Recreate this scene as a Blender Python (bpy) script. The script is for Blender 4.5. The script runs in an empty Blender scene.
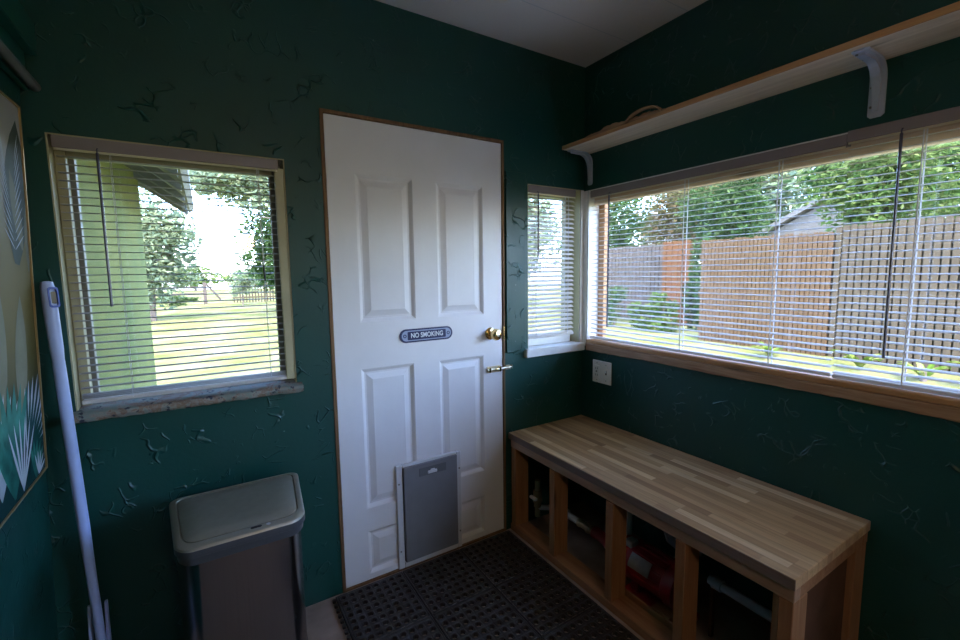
import bpy, bmesh, math, random
from mathutils import Vector, Matrix
PI = math.pi
rnd = random.Random(7)
scene = bpy.context.scene
COL = scene.collection
V = Vector

# ------------------------------------------------------------------ object helpers
def link(o, parent=None):
    COL.objects.link(o)
    if parent is not None:
        o.parent = parent
    return o

def tag(o, label=None, cat=None, group=None, kind=None):
    if label: o['label'] = label
    if cat: o['category'] = cat
    if group: o['group'] = group
    if kind: o['kind'] = kind
    return o

def thing(name, loc, label, cat, group=None):
    o = bpy.data.objects.new(name, None)
    o.empty_display_size = 0.05
    o.location = loc
    link(o)
    return tag(o, label, cat, group)

def base_of(p):
    t = V((0, 0, 0))
    while p is not None:
        t += p.location
        p = p.parent
    return t

def obj(name, bm, m, parent=None, smooth=False, label=None):
    """bm in world coordinates -> one mesh object"""
    off = base_of(parent)
    if off.length > 0:
        bmesh.ops.translate(bm, verts=bm.verts, vec=-off)
    bmesh.ops.recalc_face_normals(bm, faces=bm.faces)
    me = bpy.data.meshes.new(name)
    bm.to_mesh(me); bm.free()
    for mm in (m if isinstance(m, (list, tuple)) else [m]):
        me.materials.append(mm)
    if smooth:
        for p in me.polygons: p.use_smooth = True
        try: me.set_sharp_from_angle(angle=math.radians(38))
        except Exception: pass
    o = bpy.data.objects.new(name, me)
    link(o, parent)
    if label: o['label'] = label
    return o

def struct(name, bm, m, parent=None, smooth=False):
    o = obj(name, bm, m, parent, smooth)
    if parent is None: o['kind'] = 'structure'
    return o

def NB(): return bmesh.new()

def box(bm, x0, x1, y0, y1, z0, z1, bev=0, mi=0, rot=None, seg=1):
    t = bmesh.new()
    bmesh.ops.create_cube(t, size=1)
    for v in t.verts:
        v.co = V((x0 + (v.co.x + .5) * (x1 - x0), y0 + (v.co.y + .5) * (y1 - y0), z0 + (v.co.z + .5) * (z1 - z0)))
    if bev:
        bmesh.ops.bevel(t, geom=t.edges[:], offset=bev, segments=seg, affect='EDGES', profile=.5)
    if rot is not None:
        for v in t.verts: v.co = rot @ v.co
    for f in t.faces: f.material_index = mi
    join(bm, t)
    return bm

def join(bm, t):
    me = bpy.data.meshes.new('tmp'); t.to_mesh(me); t.free()
    bm.from_mesh(me); bpy.data.meshes.remove(me)

def tube(bm, pts, rad, n=12, cap=True, mi=0):
    pts = [V(p) for p in pts]
    rads = rad if isinstance(rad, (list, tuple)) else [rad] * len(pts)
    rings = []
    up = None
    for i, p in enumerate(pts):
        if i == 0: d = pts[1] - pts[0]
        elif i == len(pts) - 1: d = pts[-1] - pts[-2]
        else: d = (pts[i + 1] - pts[i]).normalized() + (pts[i] - pts[i - 1]).normalized()
        d.normalize()
        if up is None:
            up = V((0, 0, 1)) if abs(d.z) < .9 else V((1, 0, 0))
        a = d.cross(up)
        if a.length < 1e-4: a = d.cross(V((0, 1, 0)))
        a.normalize(); b = a.cross(d).normalized(); up = b
        rings.append([bm.verts.new(p + (a * math.cos(2 * PI * k / n) + b * math.sin(2 * PI * k / n)) * rads[i]) for k in range(n)])
    for i in range(len(rings) - 1):
        for k in range(n):
            f = bm.faces.new((rings[i][k], rings[i][(k + 1) % n], rings[i + 1][(k + 1) % n], rings[i + 1][k])); f.material_index = mi
    if cap:
        for r in (rings[0], rings[-1]):
            f = bm.faces.new(r); f.material_index = mi
    return bm

def prism(bm, poly, h0, h1, plane='xy', bev=0):
    """poly list of 2D; extruded along the remaining axis from h0 to h1"""
    def mk(a, b, h):
        return V((a, b, h)) if plane == 'xy' else (V((a, h, b)) if plane == 'xz' else V((h, a, b)))
    t = bmesh.new()
    A = [t.verts.new(mk(a, b, h0)) for a, b in poly]
    B = [t.verts.new(mk(a, b, h1)) for a, b in poly]
    t.faces.new(A); t.faces.new(B)
    n = len(poly)
    for i in range(n): t.faces.new((A[i], A[(i + 1) % n], B[(i + 1) % n], B[i]))
    bmesh.ops.recalc_face_normals(t, faces=t.faces)
    if bev:
        es = [e for e in t.edges if len(e.link_faces) == 2 and e.calc_face_angle(0) > .8]
        bmesh.ops.bevel(t, geom=es, offset=bev, segments=2, affect='EDGES', profile=.5)
    join(bm, t)
    return bm

def rrect(x0, x1, y0, y1, r, n=6):
    """rounded rectangle; r scalar or 4 radii (x1y1, x0y1, x0y0, x1y0)"""
    rs = r if isinstance(r, (list, tuple)) else [r] * 4
    out = []
    for (cx, cy, a0, rr) in ((x1 - rs[0], y1 - rs[0], 0, rs[0]), (x0 + rs[1], y1 - rs[1], PI / 2, rs[1]),
                             (x0 + rs[2], y0 + rs[2], PI, rs[2]), (x1 - rs[3], y0 + rs[3], 1.5 * PI, rs[3])):
        for i in range(n + 1):
            a = a0 + PI / 2 * i / n
            out.append((cx + rr * math.cos(a), cy + rr * math.sin(a)))
    return out

def loft(bm, loops, cap0=True, cap1=True):
    R = [[bm.verts.new(V(p)) for p in L] for L in loops]
    n = len(R[0])
    for i in range(len(R) - 1):
        for k in range(n):
            bm.faces.new((R[i][k], R[i][(k + 1) % n], R[i + 1][(k + 1) % n], R[i + 1][k]))
    if cap0: bm.faces.new(R[0])
    if cap1: bm.faces.new(R[-1])
    return bm

def wallgrid(us, vs, holes, d0, d1, fn):
    """wall with rectangular openings: us/vs breakpoints added from holes; fn(u, v, d) -> point"""
    U = sorted(set(us + [h[0] for h in holes] + [h[1] for h in holes]))
    W = sorted(set(vs + [h[2] for h in holes] + [h[3] for h in holes]))
    def solid(i, j):
        if i < 0 or j < 0 or i >= len(U) - 1 or j >= len(W) - 1: return False
        cu, cv = (U[i] + U[i + 1]) / 2, (W[j] + W[j + 1]) / 2
        return not any(h[0] < cu < h[1] and h[2] < cv < h[3] for h in holes)
    bm = NB()
    def q(*p): bm.faces.new([bm.verts.new(fn(*a)) for a in p])
    for i in range(len(U) - 1):
        for j in range(len(W) - 1):
            if not solid(i, j): continue
            a, b, c, d = U[i], U[i + 1], W[j], W[j + 1]
            q((a, c, d0), (b, c, d0), (b, d, d0), (a, d, d0))
            q((a, c, d1), (a, d, d1), (b, d, d1), (b, c, d1))
            if not solid(i - 1, j): q((a, c, d0), (a, d, d0), (a, d, d1), (a, c, d1))
            if not solid(i + 1, j): q((b, c, d0), (b, c, d1), (b, d, d1), (b, d, d0))
            if not solid(i, j - 1): q((a, c, d0), (a, c, d1), (b, c, d1), (b, c, d0))
            if not solid(i, j + 1): q((a, d, d0), (b, d, d0), (b, d, d1), (a, d, d1))
    bmesh.ops.remove_doubles(bm, verts=bm.verts, dist=1e-5)
    return bm

def copy_tree(o, parent=None):
    c = o.copy(); COL.objects.link(c)
    if parent is not None: c.parent = parent
    for ch in list(o.children): copy_tree(ch, c)
    return c

# ------------------------------------------------------------------ materials
class NT:
    def __init__(s, name):
        s.m = bpy.data.materials.new(name); s.m.use_nodes = True
        s.t = s.m.node_tree; s.t.nodes.clear()
        s.out = s.n('ShaderNodeOutputMaterial')
        s.p = s.n('ShaderNodeBsdfPrincipled')
        s.l(s.p.outputs[0], s.out.inputs[0])
    def n(s, typ, **kw):
        nd = s.t.nodes.new(typ)
        for k, v in kw.items():
            if k in nd.bl_rna.properties: setattr(nd, k, v)
            else: nd.inputs[k].default_value = v
        return nd
    def l(s, a, b): s.t.links.new(a, b)
    def co(s, scale=(1, 1, 1), which='Object'):
        tc = s.n('ShaderNodeTexCoord'); mp = s.n('ShaderNodeMapping')
        mp.inputs['Scale'].default_value = scale
        s.l(tc.outputs[which], mp.inputs[0]); return mp.outputs[0]
    def noise(s, vec, scale, detail=4, rough=.55, dist=0):
        nd = s.n('ShaderNodeTexNoise'); s.l(vec, nd.inputs['Vector'])
        nd.inputs['Scale'].default_value = scale; nd.inputs['Detail'].default_value = detail
        nd.inputs['Roughness'].default_value = rough; nd.inputs['Distortion'].default_value = dist
        return nd.outputs['Fac']
    def ramp(s, fac, stops, interp='LINEAR'):
        r = s.n('ShaderNodeValToRGB'); e = r.color_ramp.elements; r.color_ramp.interpolation = interp
        while len(e) < len(stops): e.new(.5)
        for el, (p, c) in zip(e, stops):
            el.position = p; el.color = (c[0], c[1], c[2], 1) if not isinstance(c, (int, float)) else (c, c, c, 1)
        s.l(fac, r.inputs[0]); return r.outputs[0]
    def math(s, op, a, b=None, c=None):
        nd = s.n('ShaderNodeMath', operation=op)
        for i, x in enumerate((a, b, c)):
            if x is None: continue
            if isinstance(x, (int, float)): nd.inputs[i].default_value = x
            else: s.l(x, nd.inputs[i])
        return nd.outputs[0]
    def mix(s, fac, a, b, blend='MIX'):
        nd = s.n('ShaderNodeMix', data_type='RGBA', blend_type=blend)
        for i, x in ((0, fac), (6, a), (7, b)):
            if isinstance(x, (int, float)): nd.inputs[i].default_value = x
            elif isinstance(x, tuple): nd.inputs[i].default_value = (*x, 1)
            else: s.l(x, nd.inputs[i])
        return nd.outputs[2]
    def bump(s, h, strength=.5, dist=.01):
        b = s.n('ShaderNodeBump'); b.inputs['Strength'].default_value = strength; b.inputs['Distance'].default_value = dist
        s.l(h, b.inputs['Height']); s.l(b.outputs[0], s.p.inputs['Normal'])
    def set(s, **kw):
        for k, v in kw.items():
            i = s.p.inputs[k.replace('_', ' ')]
            if isinstance(v, tuple): i.default_value = (*v, 1) if len(v) == 3 else v
            elif isinstance(v, (int, float)): i.default_value = v
            else: s.l(v, i)
        return s

def plain(name, c, rough=.5, metal=0, var=.12, sc=14, bump=0, spec=.5):
    k = NT(name); v = k.co()
    f = k.noise(v, sc, 5)
    k.set(Base_Color=k.ramp(f, [(.3, tuple(x * (1 - var) for x in c)), (.7, tuple(min(1, x * (1 + var)) for x in c))]),
          Roughness=rough, Metallic=metal)
    k.p.inputs['Specular IOR Level'].default_value = spec
    if bump: k.bump(k.noise(v, sc * 6, 3), bump, .002)
    return k.m

def wood(name, c_dark, c_light, axis='y', rough=.55, knots=True, sc=1.0):
    k = NT(name)
    s = {'x': (.9, 14, 14), 'y': (14, .9, 14), 'z': (14, 14, .9)}[axis]
    v = k.co(tuple(a * sc for a in s))
    f = k.noise(v, 2.2, 6, .6, .6)
    f2 = k.noise(v, 9, 3, .5)
    fac = k.math('ADD', k.math('MULTIPLY', f, .75), k.math('MULTIPLY', f2, .25))
    col = k.ramp(fac, [(.3, c_dark), (.52, tuple((a + b) / 2 for a, b in zip(c_dark, c_light))), (.7, c_light)])
    if knots:
        s2 = {'x': (1.6, 9, 9), 'y': (9, 1.6, 9), 'z': (9, 9, 1.6)}[axis]
        vo = k.n('ShaderNodeTexVoronoi'); k.l(k.co(s2), vo.inputs['Vector']); vo.inputs['Scale'].default_value = 1.0
        kn = k.ramp(vo.outputs['Distance'], [(.06, 1.0), (.13, 0.0)])
        kn2 = k.math('MULTIPLY', kn, .8)
        col = k.mix(kn2, col, tuple(x * .35 for x in c_dark))
    k.set(Base_Color=col, Roughness=rough)
    if 'fence' in name or 'gate' in name: k.p.inputs['Specular IOR Level'].default_value = .05
    k.bump(fac, .25, .003)
    return k.m

def wall_paint():
    k = NT('green_textured_plaster')
    v = k.co()
    wob = k.n('ShaderNodeTexNoise'); k.l(v, wob.inputs['Vector']); wob.inputs['Scale'].default_value = 3.2; wob.inputs['Detail'].default_value = 3
    vm = k.n('ShaderNodeVectorMath', operation='MULTIPLY_ADD')
    k.l(wob.outputs['Color'], vm.inputs[0]); vm.inputs[1].default_value = (.45, .45, .45); k.l(v, vm.inputs[2])
    vo = k.n('ShaderNodeTexVoronoi', feature='DISTANCE_TO_EDGE'); k.l(vm.outputs[0], vo.inputs['Vector']); vo.inputs['Scale'].default_value = 14
    ridge = k.ramp(vo.outputs['Distance'], [(0.0, 1.0), (.02, .7), (.05, 0.0)])
    mask = k.ramp(k.noise(v, 10.5, 2, .5), [(.54, 0.0), (.63, 1.0)])
    r1 = k.math('MULTIPLY', ridge, mask)
    # trowel patches: raised flakes with sharp broken edges
    fl = k.ramp(k.noise(vm.outputs[0], 13, 3, .6, 1.2), [(.70, 0.0), (.73, 1.0)])
    fine = k.noise(v, 60, 4, .6)
    h = k.math('ADD', k.math('ADD', r1, k.math('MULTIPLY', fl, .55)), k.math('MULTIPLY', fine, .12))
    big = k.noise(v, 1.7, 3)
    col = k.ramp(big, [(.3, (.0032, .050, .041)), (.7, (.0046, .066, .053))])
    chips = k.ramp(k.noise(v, 52, 2, .4), [(.785, 0.0), (.80, 1.0)])
    col = k.mix(k.math('MULTIPLY', chips, .55), col, (.25, .33, .30))
    k.set(Base_Color=col, Roughness=k.ramp(k.noise(v, 6, 3), [(.3, .36), (.7, .5)]))
    k.bump(h, .85, .006)
    return k.m

def butcher():
    k = NT('butcher_block')
    tc = k.n('ShaderNodeTexCoord'); sp = k.n('ShaderNodeSeparateXYZ'); k.l(tc.outputs['Object'], sp.inputs[0])
    row = k.math('FLOOR', k.math('DIVIDE', sp.outputs['X'], .0325))
    wn = k.n('ShaderNodeTexWhiteNoise', noise_dimensions='1D'); k.l(row, wn.inputs['W'])
    colm = k.math('FLOOR', k.math('ADD', k.math('DIVIDE', sp.outputs['Y'], .36), k.math('MULTIPLY', wn.outputs['Value'], 7.3)))
    cb = k.n('ShaderNodeCombineXYZ'); k.l(row, cb.inputs[0]); k.l(colm, cb.inputs[1])
    w2 = k.n('ShaderNodeTexWhiteNoise', noise_dimensions='2D'); k.l(cb.outputs[0], w2.inputs['Vector'])
    col = k.ramp(w2.outputs['Value'], [(0, (.36, .21, .11)), (.3, (.52, .325, .17)), (.6, (.62, .41, .22)), (.86, (.68, .475, .265)), (.97, (.86, .67, .43))])
    vs = k.co((16, .8, 16))
    g = k.noise(vs, 3.5, 6, .62, .8)
    col = k.mix(.55, col, k.ramp(g, [(.28, (.45, .42, .40)), (.6, (1, 1, 1))]), 'MULTIPLY')
    fx = k.math('FRACT', k.math('DIVIDE', sp.outputs['X'], .0325))
    line = k.ramp(k.math('ABSOLUTE', k.math('SUBTRACT', fx, .5)), [(.47, 0.0), (.495, .45)])
    col = k.mix(line, col, (.16, .09, .045))
    k.set(Base_Color=col, Roughness=.42)
    k.bump(g, .12, .002)
    return k.m

def peeled(name, base, spots, sc=18, rough=.7):
    k = NT(name); v = k.co()
    n1 = k.noise(v, sc, 5, .65, .6); n2 = k.noise(v, sc * 1.9, 4, .6)
    col = k.ramp(n1, [(.36, base), (.46, spots[0]), (.50, base), (.58, spots[1]), (.64, base)])
    col = k.mix(k.ramp(n2, [(.60, 0.0), (.64, 1.0)]), col, spots[2])
    k.set(Base_Color=col, Roughness=rough); k.bump(n1, .5, .004)
    return k.m

def glass():
    k = NT('window_glass')
    tr = k.n('ShaderNodeBsdfTransparent'); tr.inputs[0].default_value = (.95, .97, .96, 1)
    gl = k.n('ShaderNodeBsdfGlossy'); gl.inputs['Roughness'].default_value = .02
    mx = k.n('ShaderNodeMixShader'); mx.inputs[0].default_value = .05
    k.l(tr.outputs[0], mx.inputs[1]); k.l(gl.outputs[0], mx.inputs[2]); k.l(mx.outputs[0], k.out.inputs[0])
    return k.m

def leafmat(name, a, b, c, trans=.35):
    k = NT(name)
    oi = k.n('ShaderNodeNewGeometry')
    col = k.ramp(oi.outputs['Random Per Island'], [(0, a), (.5, b), (1, c)])
    d = k.n('ShaderNodeBsdfDiffuse'); t = k.n('ShaderNodeBsdfTranslucent')
    k.l(col, d.inputs[0]); k.l(col, t.inputs[0])
    mx = k.n('ShaderNodeMixShader'); mx.inputs[0].default_value = trans
    k.l(d.outputs[0], mx.inputs[1]); k.l(t.outputs[0], mx.inputs[2]); k.l(mx.outputs[0], k.out.inputs[0])
    return k.m

def lipmat():
    k = NT('translucent_cream_vinyl')
    d = k.n('ShaderNodeBsdfDiffuse'); d.inputs[0].default_value = (.85, .80, .68, 1)
    t = k.n('ShaderNodeBsdfTranslucent'); t.inputs[0].default_value = (.92, .86, .70, 1)
    mx = k.n('ShaderNodeMixShader'); mx.inputs[0].default_value = .7
    k.l(d.outputs[0], mx.inputs[1]); k.l(t.outputs[0], mx.inputs[2]); k.l(mx.outputs[0], k.out.inputs[0])
    return k.m

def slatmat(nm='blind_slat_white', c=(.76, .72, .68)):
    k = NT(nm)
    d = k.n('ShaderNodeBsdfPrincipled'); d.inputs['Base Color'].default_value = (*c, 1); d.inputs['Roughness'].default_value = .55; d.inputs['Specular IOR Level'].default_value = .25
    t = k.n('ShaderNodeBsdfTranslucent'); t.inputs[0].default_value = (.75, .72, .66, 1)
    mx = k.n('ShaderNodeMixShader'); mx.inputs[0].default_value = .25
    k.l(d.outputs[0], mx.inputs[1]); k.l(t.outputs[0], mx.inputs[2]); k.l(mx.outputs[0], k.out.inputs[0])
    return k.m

def steel():
    k = NT('brushed_stainless')
    v = k.co((90, 90, 1.2))
    f = k.noise(v, 3, 4)
    k.set(Base_Color=k.ramp(f, [(.3, (.24, .225, .215)), (.7, (.27, .25, .24))]), Metallic=1.0, Roughness=.24)
    return k.m

def ceilmat():
    k = NT('ceiling_panel'); v = k.co()
    br = k.n('ShaderNodeTexBrick'); k.l(k.co((1, 1, 1)), br.inputs['Vector'])
    br.inputs['Scale'].default_value = 1.0; br.inputs['Mortar Size'].default_value = .0025; br.inputs['Brick Width'].default_value = 2.4; br.inputs['Row Height'].default_value = .305
    br.inputs['Color1'].default_value = (.90, .83, .77, 1); br.inputs['Color2'].default_value = (.87, .80, .74, 1); br.inputs['Mortar'].default_value = (.70, .67, .64, 1)
    k.set(Base_Color=br.outputs['Color'], Roughness=.6)
    k.bump(k.math('MULTIPLY', br.outputs['Fac'], -1), .3, .003)
    return k.m

def lawnmat():
    k = NT('sunlit_lawn'); v = k.co()
    n = k.noise(v, .9, 5, .6); n2 = k.noise(v, 30, 4, .6)
    col = k.ramp(n, [(.32, (.135, .145, .038)), (.52, (.21, .195, .075)), (.66, (.26, .21, .12))])
    col = k.mix(.5, col, k.ramp(n2, [(.3, (.45, .5, .4)), (.7, (1, 1, 1))]), 'MULTIPLY')
    k.set(Base_Color=col, Roughness=1.0); k.p.inputs['Specular IOR Level'].default_value = 0; k.bump(n2, .6, .02)
    return k.m

def sidingmat():
    k = NT('pale_green_siding'); v = k.co()
    sp = k.n('ShaderNodeSeparateXYZ'); k.l(v, sp.inputs[0])
    saw = k.math('FRACT', k.math('DIVIDE', sp.outputs['Z'], .19))
    n = k.noise(v, 2.5, 4)
    col = k.ramp(n, [(.3, (.18, .205, .068)), (.7, (.27, .26, .078))])
    k.set(Base_Color=col, Roughness=.9); k.p.inputs['Specular IOR Level'].default_value = .05; k.bump(saw, .5, .012)
    return k.m

M = dict(
    wall=wall_paint(), ceiling=ceilmat(), butcher=butcher(), glass=glass(), slat=slatmat(), slatshade=slatmat('blind_slat_shaded', (.34, .31, .29)), lip=lipmat(), steel=steel(),  # darker slat copy: the left blind's backlit shade is put into the colour
    floor=plain('worn_beige_vinyl', (.34, .25, .20), .6, var=.25, sc=9),
    door=plain('white_door_paint', (.80, .78, .79), .38, var=.03, sc=5, bump=.05),
    jambwood=wood('raw_jamb_wood', (.09, .045, .018), (.28, .15, .06), 'z', .7, False),
    pine=wood('pine_board', (.62, .45, .28), (.86, .69, .49), 'y'),
    pine_edge=wood('pine_cut_edge', (.46, .24, .10), (.62, .36, .17), 'y', knots=False),
    bark=wood('torn_bark', (.20, .11, .055), (.52, .33, .19), 'y', .8, False, 2.5),
    raill=wood('pale_front_rail', (.30, .17, .10), (.50, .31, .20), 'y'),
    nosing=wood('dark_end_edge', (.14, .10, .08), (.23, .165, .135), 'y', .6, False),
    stud=wood('fir_stud', (.25, .105, .043), (.43, .22, .10), 'z'),
    studx=wood('fir_plate', (.25, .105, .043), (.43, .22, .10), 'y'),
    sillwood=wood('orange_fir_sill', (.36, .17, .06), (.60, .33, .14), 'y'),
    sillrough=wood('splintered_apron', (.24, .115, .05), (.52, .33, .19), 'y', .75, True, 1.5),
    sillpaint=peeled('peeling_sill_paint', (.25, .225, .19), ((.20, .125, .08), (.17, .22, .19), (.025, .03, .05)), 16),
    ply=plain('dark_plywood', (.10, .048, .028), .7, var=.25, sc=10, spec=.1),
    white=plain('white_enamel', (.82, .82, .82), .4, var=.03),
    cream=plain('cream_window_paint', (.43, .39, .235), .5, var=.06),
    sash=plain('grey_sash', (.21, .195, .16), .6, var=.08),
    trimw=plain('white_trim', (.80, .79, .76), .45, var=.05, sc=20),
    headrail=plain('blind_headrail', (.27, .232, .235), .4, var=.04),
    wand=plain('blind_wand_plastic', (.10, .10, .16), .25, var=.05),
    cord=plain('blind_cord', (.80, .80, .84), .6, var=.02),
    brass=plain('polished_brass', (.78, .58, .27), .16, 1.0, .05),
    dull_brass=plain('satin_brass', (.66, .58, .42), .3, 1.0, .1),
    flapframe=plain('pet_door_frame_plastic', (.66, .66, .68), .45, var=.03),
    flap=plain('grey_flap_panel', (.20, .20, .215), .5, var=.05),
    flapdark=plain('flap_recess_grey', (.13, .13, .145), .5, var=.05),
    black=plain('black_plastic', (.012, .012, .013), .4, var=.1),
    rubber=plain('black_rubber', (.027, .024, .024), .45, var=.25, sc=30),
    navy=plain('navy_sign', (.006, .013, .085), .45, var=.05),
    signblue=plain('sign_pale_blue', (.30, .36, .54), .4, var=.02),
    signwhite=plain('sign_white', (.75, .78, .85), .4, var=.02),
    bracket=plain('zinc_bracket_white', (.52, .58, .70), .35, .25, .06),
    screw=plain('screw_steel', (.25, .24, .24), .4, .8, .1),
    lid=plain('pewter_lid', (.40, .37, .30), .40, .6, .05, 40),
    lidrim=plain('lid_rim_grey', (.075, .077, .083), .42, .3, .05),
    mop=plain('mop_blue_white_plastic', (.40, .50, .80), .4, var=.05),
    mopblue=plain('mop_royal_blue', (.02, .07, .45), .4, var=.05),
    mophair=plain('mop_head_pad', (.55, .58, .70), .9, var=.2, sc=60),
    gold=plain('thin_gold_frame', (.62, .42, .20), .35, .7, .08),
    rack=plain('green_rack_paint', (.008, .085, .065), .4, var=.15),
    rackgrey=plain('grey_rail', (.17, .18, .165), .5, .2, .15),
    valve=plain('dull_yellow_valve', (.34, .29, .17), .5, .2, .15),
    pump=plain('red_pump_enamel', (.30, .010, .016), .3, var=.1),
    plate=plain('pump_label', (.30, .32, .32), .4, .2, .15, 60),
    pvc=plain('white_pvc', (.72, .73, .72), .4, var=.05),
    pipegrey=plain('grey_pipe', (.38, .42, .48), .4, var=.08),
    outlet=plain('outlet_white', (.82, .79, .75), .35, var=.02),
    lawn=lawnmat(), siding=sidingmat(),
    soffit=plain('weathered_soffit', (.26, .235, .19), .7, var=.15, sc=6),
    fence_tan=wood('cedar_fence_tan', (.085, .048, .023), (.14, .086, .044), 'z', .8, False),
    fence_grey=wood('weathered_fence', (.068, .050, .030), (.115, .087, .054), 'z', .8, False),
    fence_orange=wood('orange_gate_boards', (.10, .042, .015), (.16, .07, .028), 'z', .8, False),
    fence_dark=wood('old_fence', (.07, .055, .042), (.13, .10, .078), 'z', .85, False),
    trunk=plain('tree_bark', (.13, .095, .07), .9, var=.35, sc=12),
    housewall=plain('neighbour_siding', (.13, .115, .09), .7, var=.06),
    roof=plain('grey_shingle', (.15, .135, .11), .85, var=.2, sc=9),
    shed=plain('white_shed', (.55, .53, .50), .6, var=.04),
    leaf_a=leafmat('leaves_mid', (0.050, 0.095, 0.022), (0.100, 0.152, 0.040), (0.190, 0.218, 0.070)),
    leaf_b=leafmat('leaves_dark', (0.022, 0.052, 0.015), (0.050, 0.095, 0.030), (0.100, 0.142, 0.050)),
    leaf_c=leafmat('leaves_bright', (0.080, 0.142, 0.020), (0.165, 0.223, 0.040), (0.300, 0.294, 0.100)),
    leaf_d=leafmat('leaves_dusty', (.13, .185, .12), (.23, .28, .16), (.36, .38, .21), .5),
    leaf_e=leafmat('leaves_reddish', (0.070, 0.071, 0.025), (0.130, 0.114, 0.045), (0.180, 0.104, 0.050)),
)

# ------------------------------------------------------------------ room dimensions (metres)
H = 2.51
YR = -3.5           # rear wall behind the camera
LA, LS = -2.3516, .0371          # the left wall leans: x = LA + LS * z
lx = lambda z: LA + LS * z
WIN1 = (-2.237, -1.570, .952, 1.835)
WIN2 = (-.402, -.024, .955, 1.852)
WIN3 = (-2.55, -.032, .965, 1.846)  # its unseen run past the view is lengthened to let in more daylight
WIN_ADDED = (-3.44, -2.66, .12, 2.05)      # unseen glazed opening, added behind the viewer to brighten the room
DOOR = (-1.432, -.553, 0.0, 2.046)

struct('floor', box(NB(), -2.7, .12, YR - .1, .13, -.06, 0), M['floor'])
struct('ceiling', box(NB(), -2.6, .12, YR - .1, .12, H, H + .08), M['ceiling'])
struct('wall_back', wallgrid([-2.6, .12], [0, H], [WIN1, WIN2, DOOR], 0, .115, lambda u, v, d: V((u, d, v))), M['wall'])
struct('wall_right', wallgrid([YR, 0], [0, H], [WIN3, WIN_ADDED], 0, .115, lambda u, v, d: V((d, u, v))), M['wall'])
struct('wall_rear', wallgrid([-2.6, .12], [0, H], [], YR - .1, YR, lambda u, v, d: V((u, d, v))), M['wall'])
b = NB()
pts = [V((lx(0), YR, 0)), V((lx(0), -.002, 0)), V((lx(H), -.002, H)), V((lx(H), YR, H))]
loft(b, [[p for p in pts], [V((-2.6, p.y, p.z)) for p in pts]])
struct('wall_left', b, M['wall'])
# painted filler board right of the door, ends just above the bolt
struct('trim_1', box(NB(), -.548, -.424, -.012, .002, .978, 1.90, .002), M['wall'])

# ------------------------------------------------------------------ windows
def window(name, hole, axis, sash_w, jamb_mat, frame_mat, mull=()):
    """axis 'x': hole runs along x in the back wall; 'y': along y in the right wall"""
    a0, a1, z0, z1 = hole
    def B(bm, u0, u1, d0, d1, w0, w1, bev=0):
        if axis == 'x': box(bm, u0, u1, d0, d1, w0, w1, bev)
        else: box(bm, d0, d1, u0, u1, w0, w1, bev)
        return bm
    root = bpy.data.objects.new(name, None)
    root.location = ((a0 + a1) / 2, .06, z0) if axis == 'x' else (.06, (a0 + a1) / 2, z0)
    link(root); root['kind'] = 'structure'
    t = .004
    b = NB()
    B(b, a0, a0 + t, .002, .118, z0, z1); B(b, a1 - t, a1, .002, .118, z0, z1)
    B(b, a0 + t, a1 - t, .002, .118, z1 - t, z1); B(b, a0 + t, a1 - t, .002, .118, z0, z0 + t)
    obj('jamb_liner', b, jamb_mat, root)
    b = NB()
    s = sash_w
    B(b, a0 + t, a0 + s, .085, .117, z0 + t, z1 - t, .002); B(b, a1 - s, a1 - t, .085, .117, z0 + t, z1 - t, .002)
    B(b, a0 + s, a1 - s, .085, .117, z1 - s, z1 - t, .002); B(b, a0 + s, a1 - s, .085, .117, z0 + t, z0 + s, .002)
    for mu in mull: B(b, mu - .018, mu + .018, .088, .115, z0 + s, z1 - s, .002)
    obj('frame', b, frame_mat, root)
    obj('glass', B(NB(), a0 + s - .004, a1 - s + .004, .099, .103, z0 + s - .004, z1 - s + .004), M['glass'], root)
    return root
w1 = window('window_1', WIN1, 'x', .046, M['cream'], M['sash'])
w2 = window('window_2', WIN2, 'x', .040, M['cream'], M['cream'])
w3 = window('window_3', WIN3, 'y', .045, M['trimw'], M['sillwood'], mull=(-1.62,))
struct('trim_5', box(NB(), -.0235, -.0005, -.003, .117, .956, 1.850, .002), M['trimw'])
struct('trim_6', box(NB(), -.003, .117, -.0315, -.0005, .967, 1.845, .002), M['trimw'])
w4 = window('window_added', WIN_ADDED, 'y', .06, M['trimw'], M['trimw'])
# stop board at the right of window_1, sills
obj('inner_stop', box(NB(), -2.232, -2.205, .048, .0849, .960, 1.828, .002), M['cream'], w1)
obj('head_stop', box(NB(), -2.2045, -1.610, .048, .084, 1.778, 1.828, .002), M['cream'], w1)
obj('stop_board', box(NB(), -1.606, -1.574, .004, .022, .985, 1.80, .002), M['cream'], w1)
b = NB()
prism(b, [(.09, .956), (.09, .978), (-.005, .968), (-.030, .962), (-.036, .952), (-.034, .942), (-.028, .936), (-.002, .936), (-.002, .956)], -2.252, -1.552, 'yz', .002)
bmesh.ops.subdivide_edges(b, edges=[e for e in b.edges if abs(e.verts[0].co.x - e.verts[1].co.x) > .3], cuts=40)
for v in b.verts:
    if v.co.y < -.02: v.co += V((0, .004 * math.sin(v.co.x * 37) + rnd.uniform(-.002, .002), rnd.uniform(-.002, .002)))
obj('window_sill', b, M['sillpaint'], w1, True, 'rough sill with peeling multicoloured paint')
obj('window_sill', box(NB(), -.428, -.001, -.026, .085, .940, .985, .004), M['trimw'], w2)
obj('bottom_rail', box(NB(), -.395, -.045, .05, .083, .986, 1.032, .004), M['trimw'], w2)
b = NB(); box(b, -.012, .09, -2.6, -.040, .986, 1.006, .003)
obj('window_sill', b, M['sillwood'], w3, False, 'orange fir sill board')
b = NB(); box(b, -.016, -.0005, -2.6, -.042, .946, .985, .003)
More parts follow.
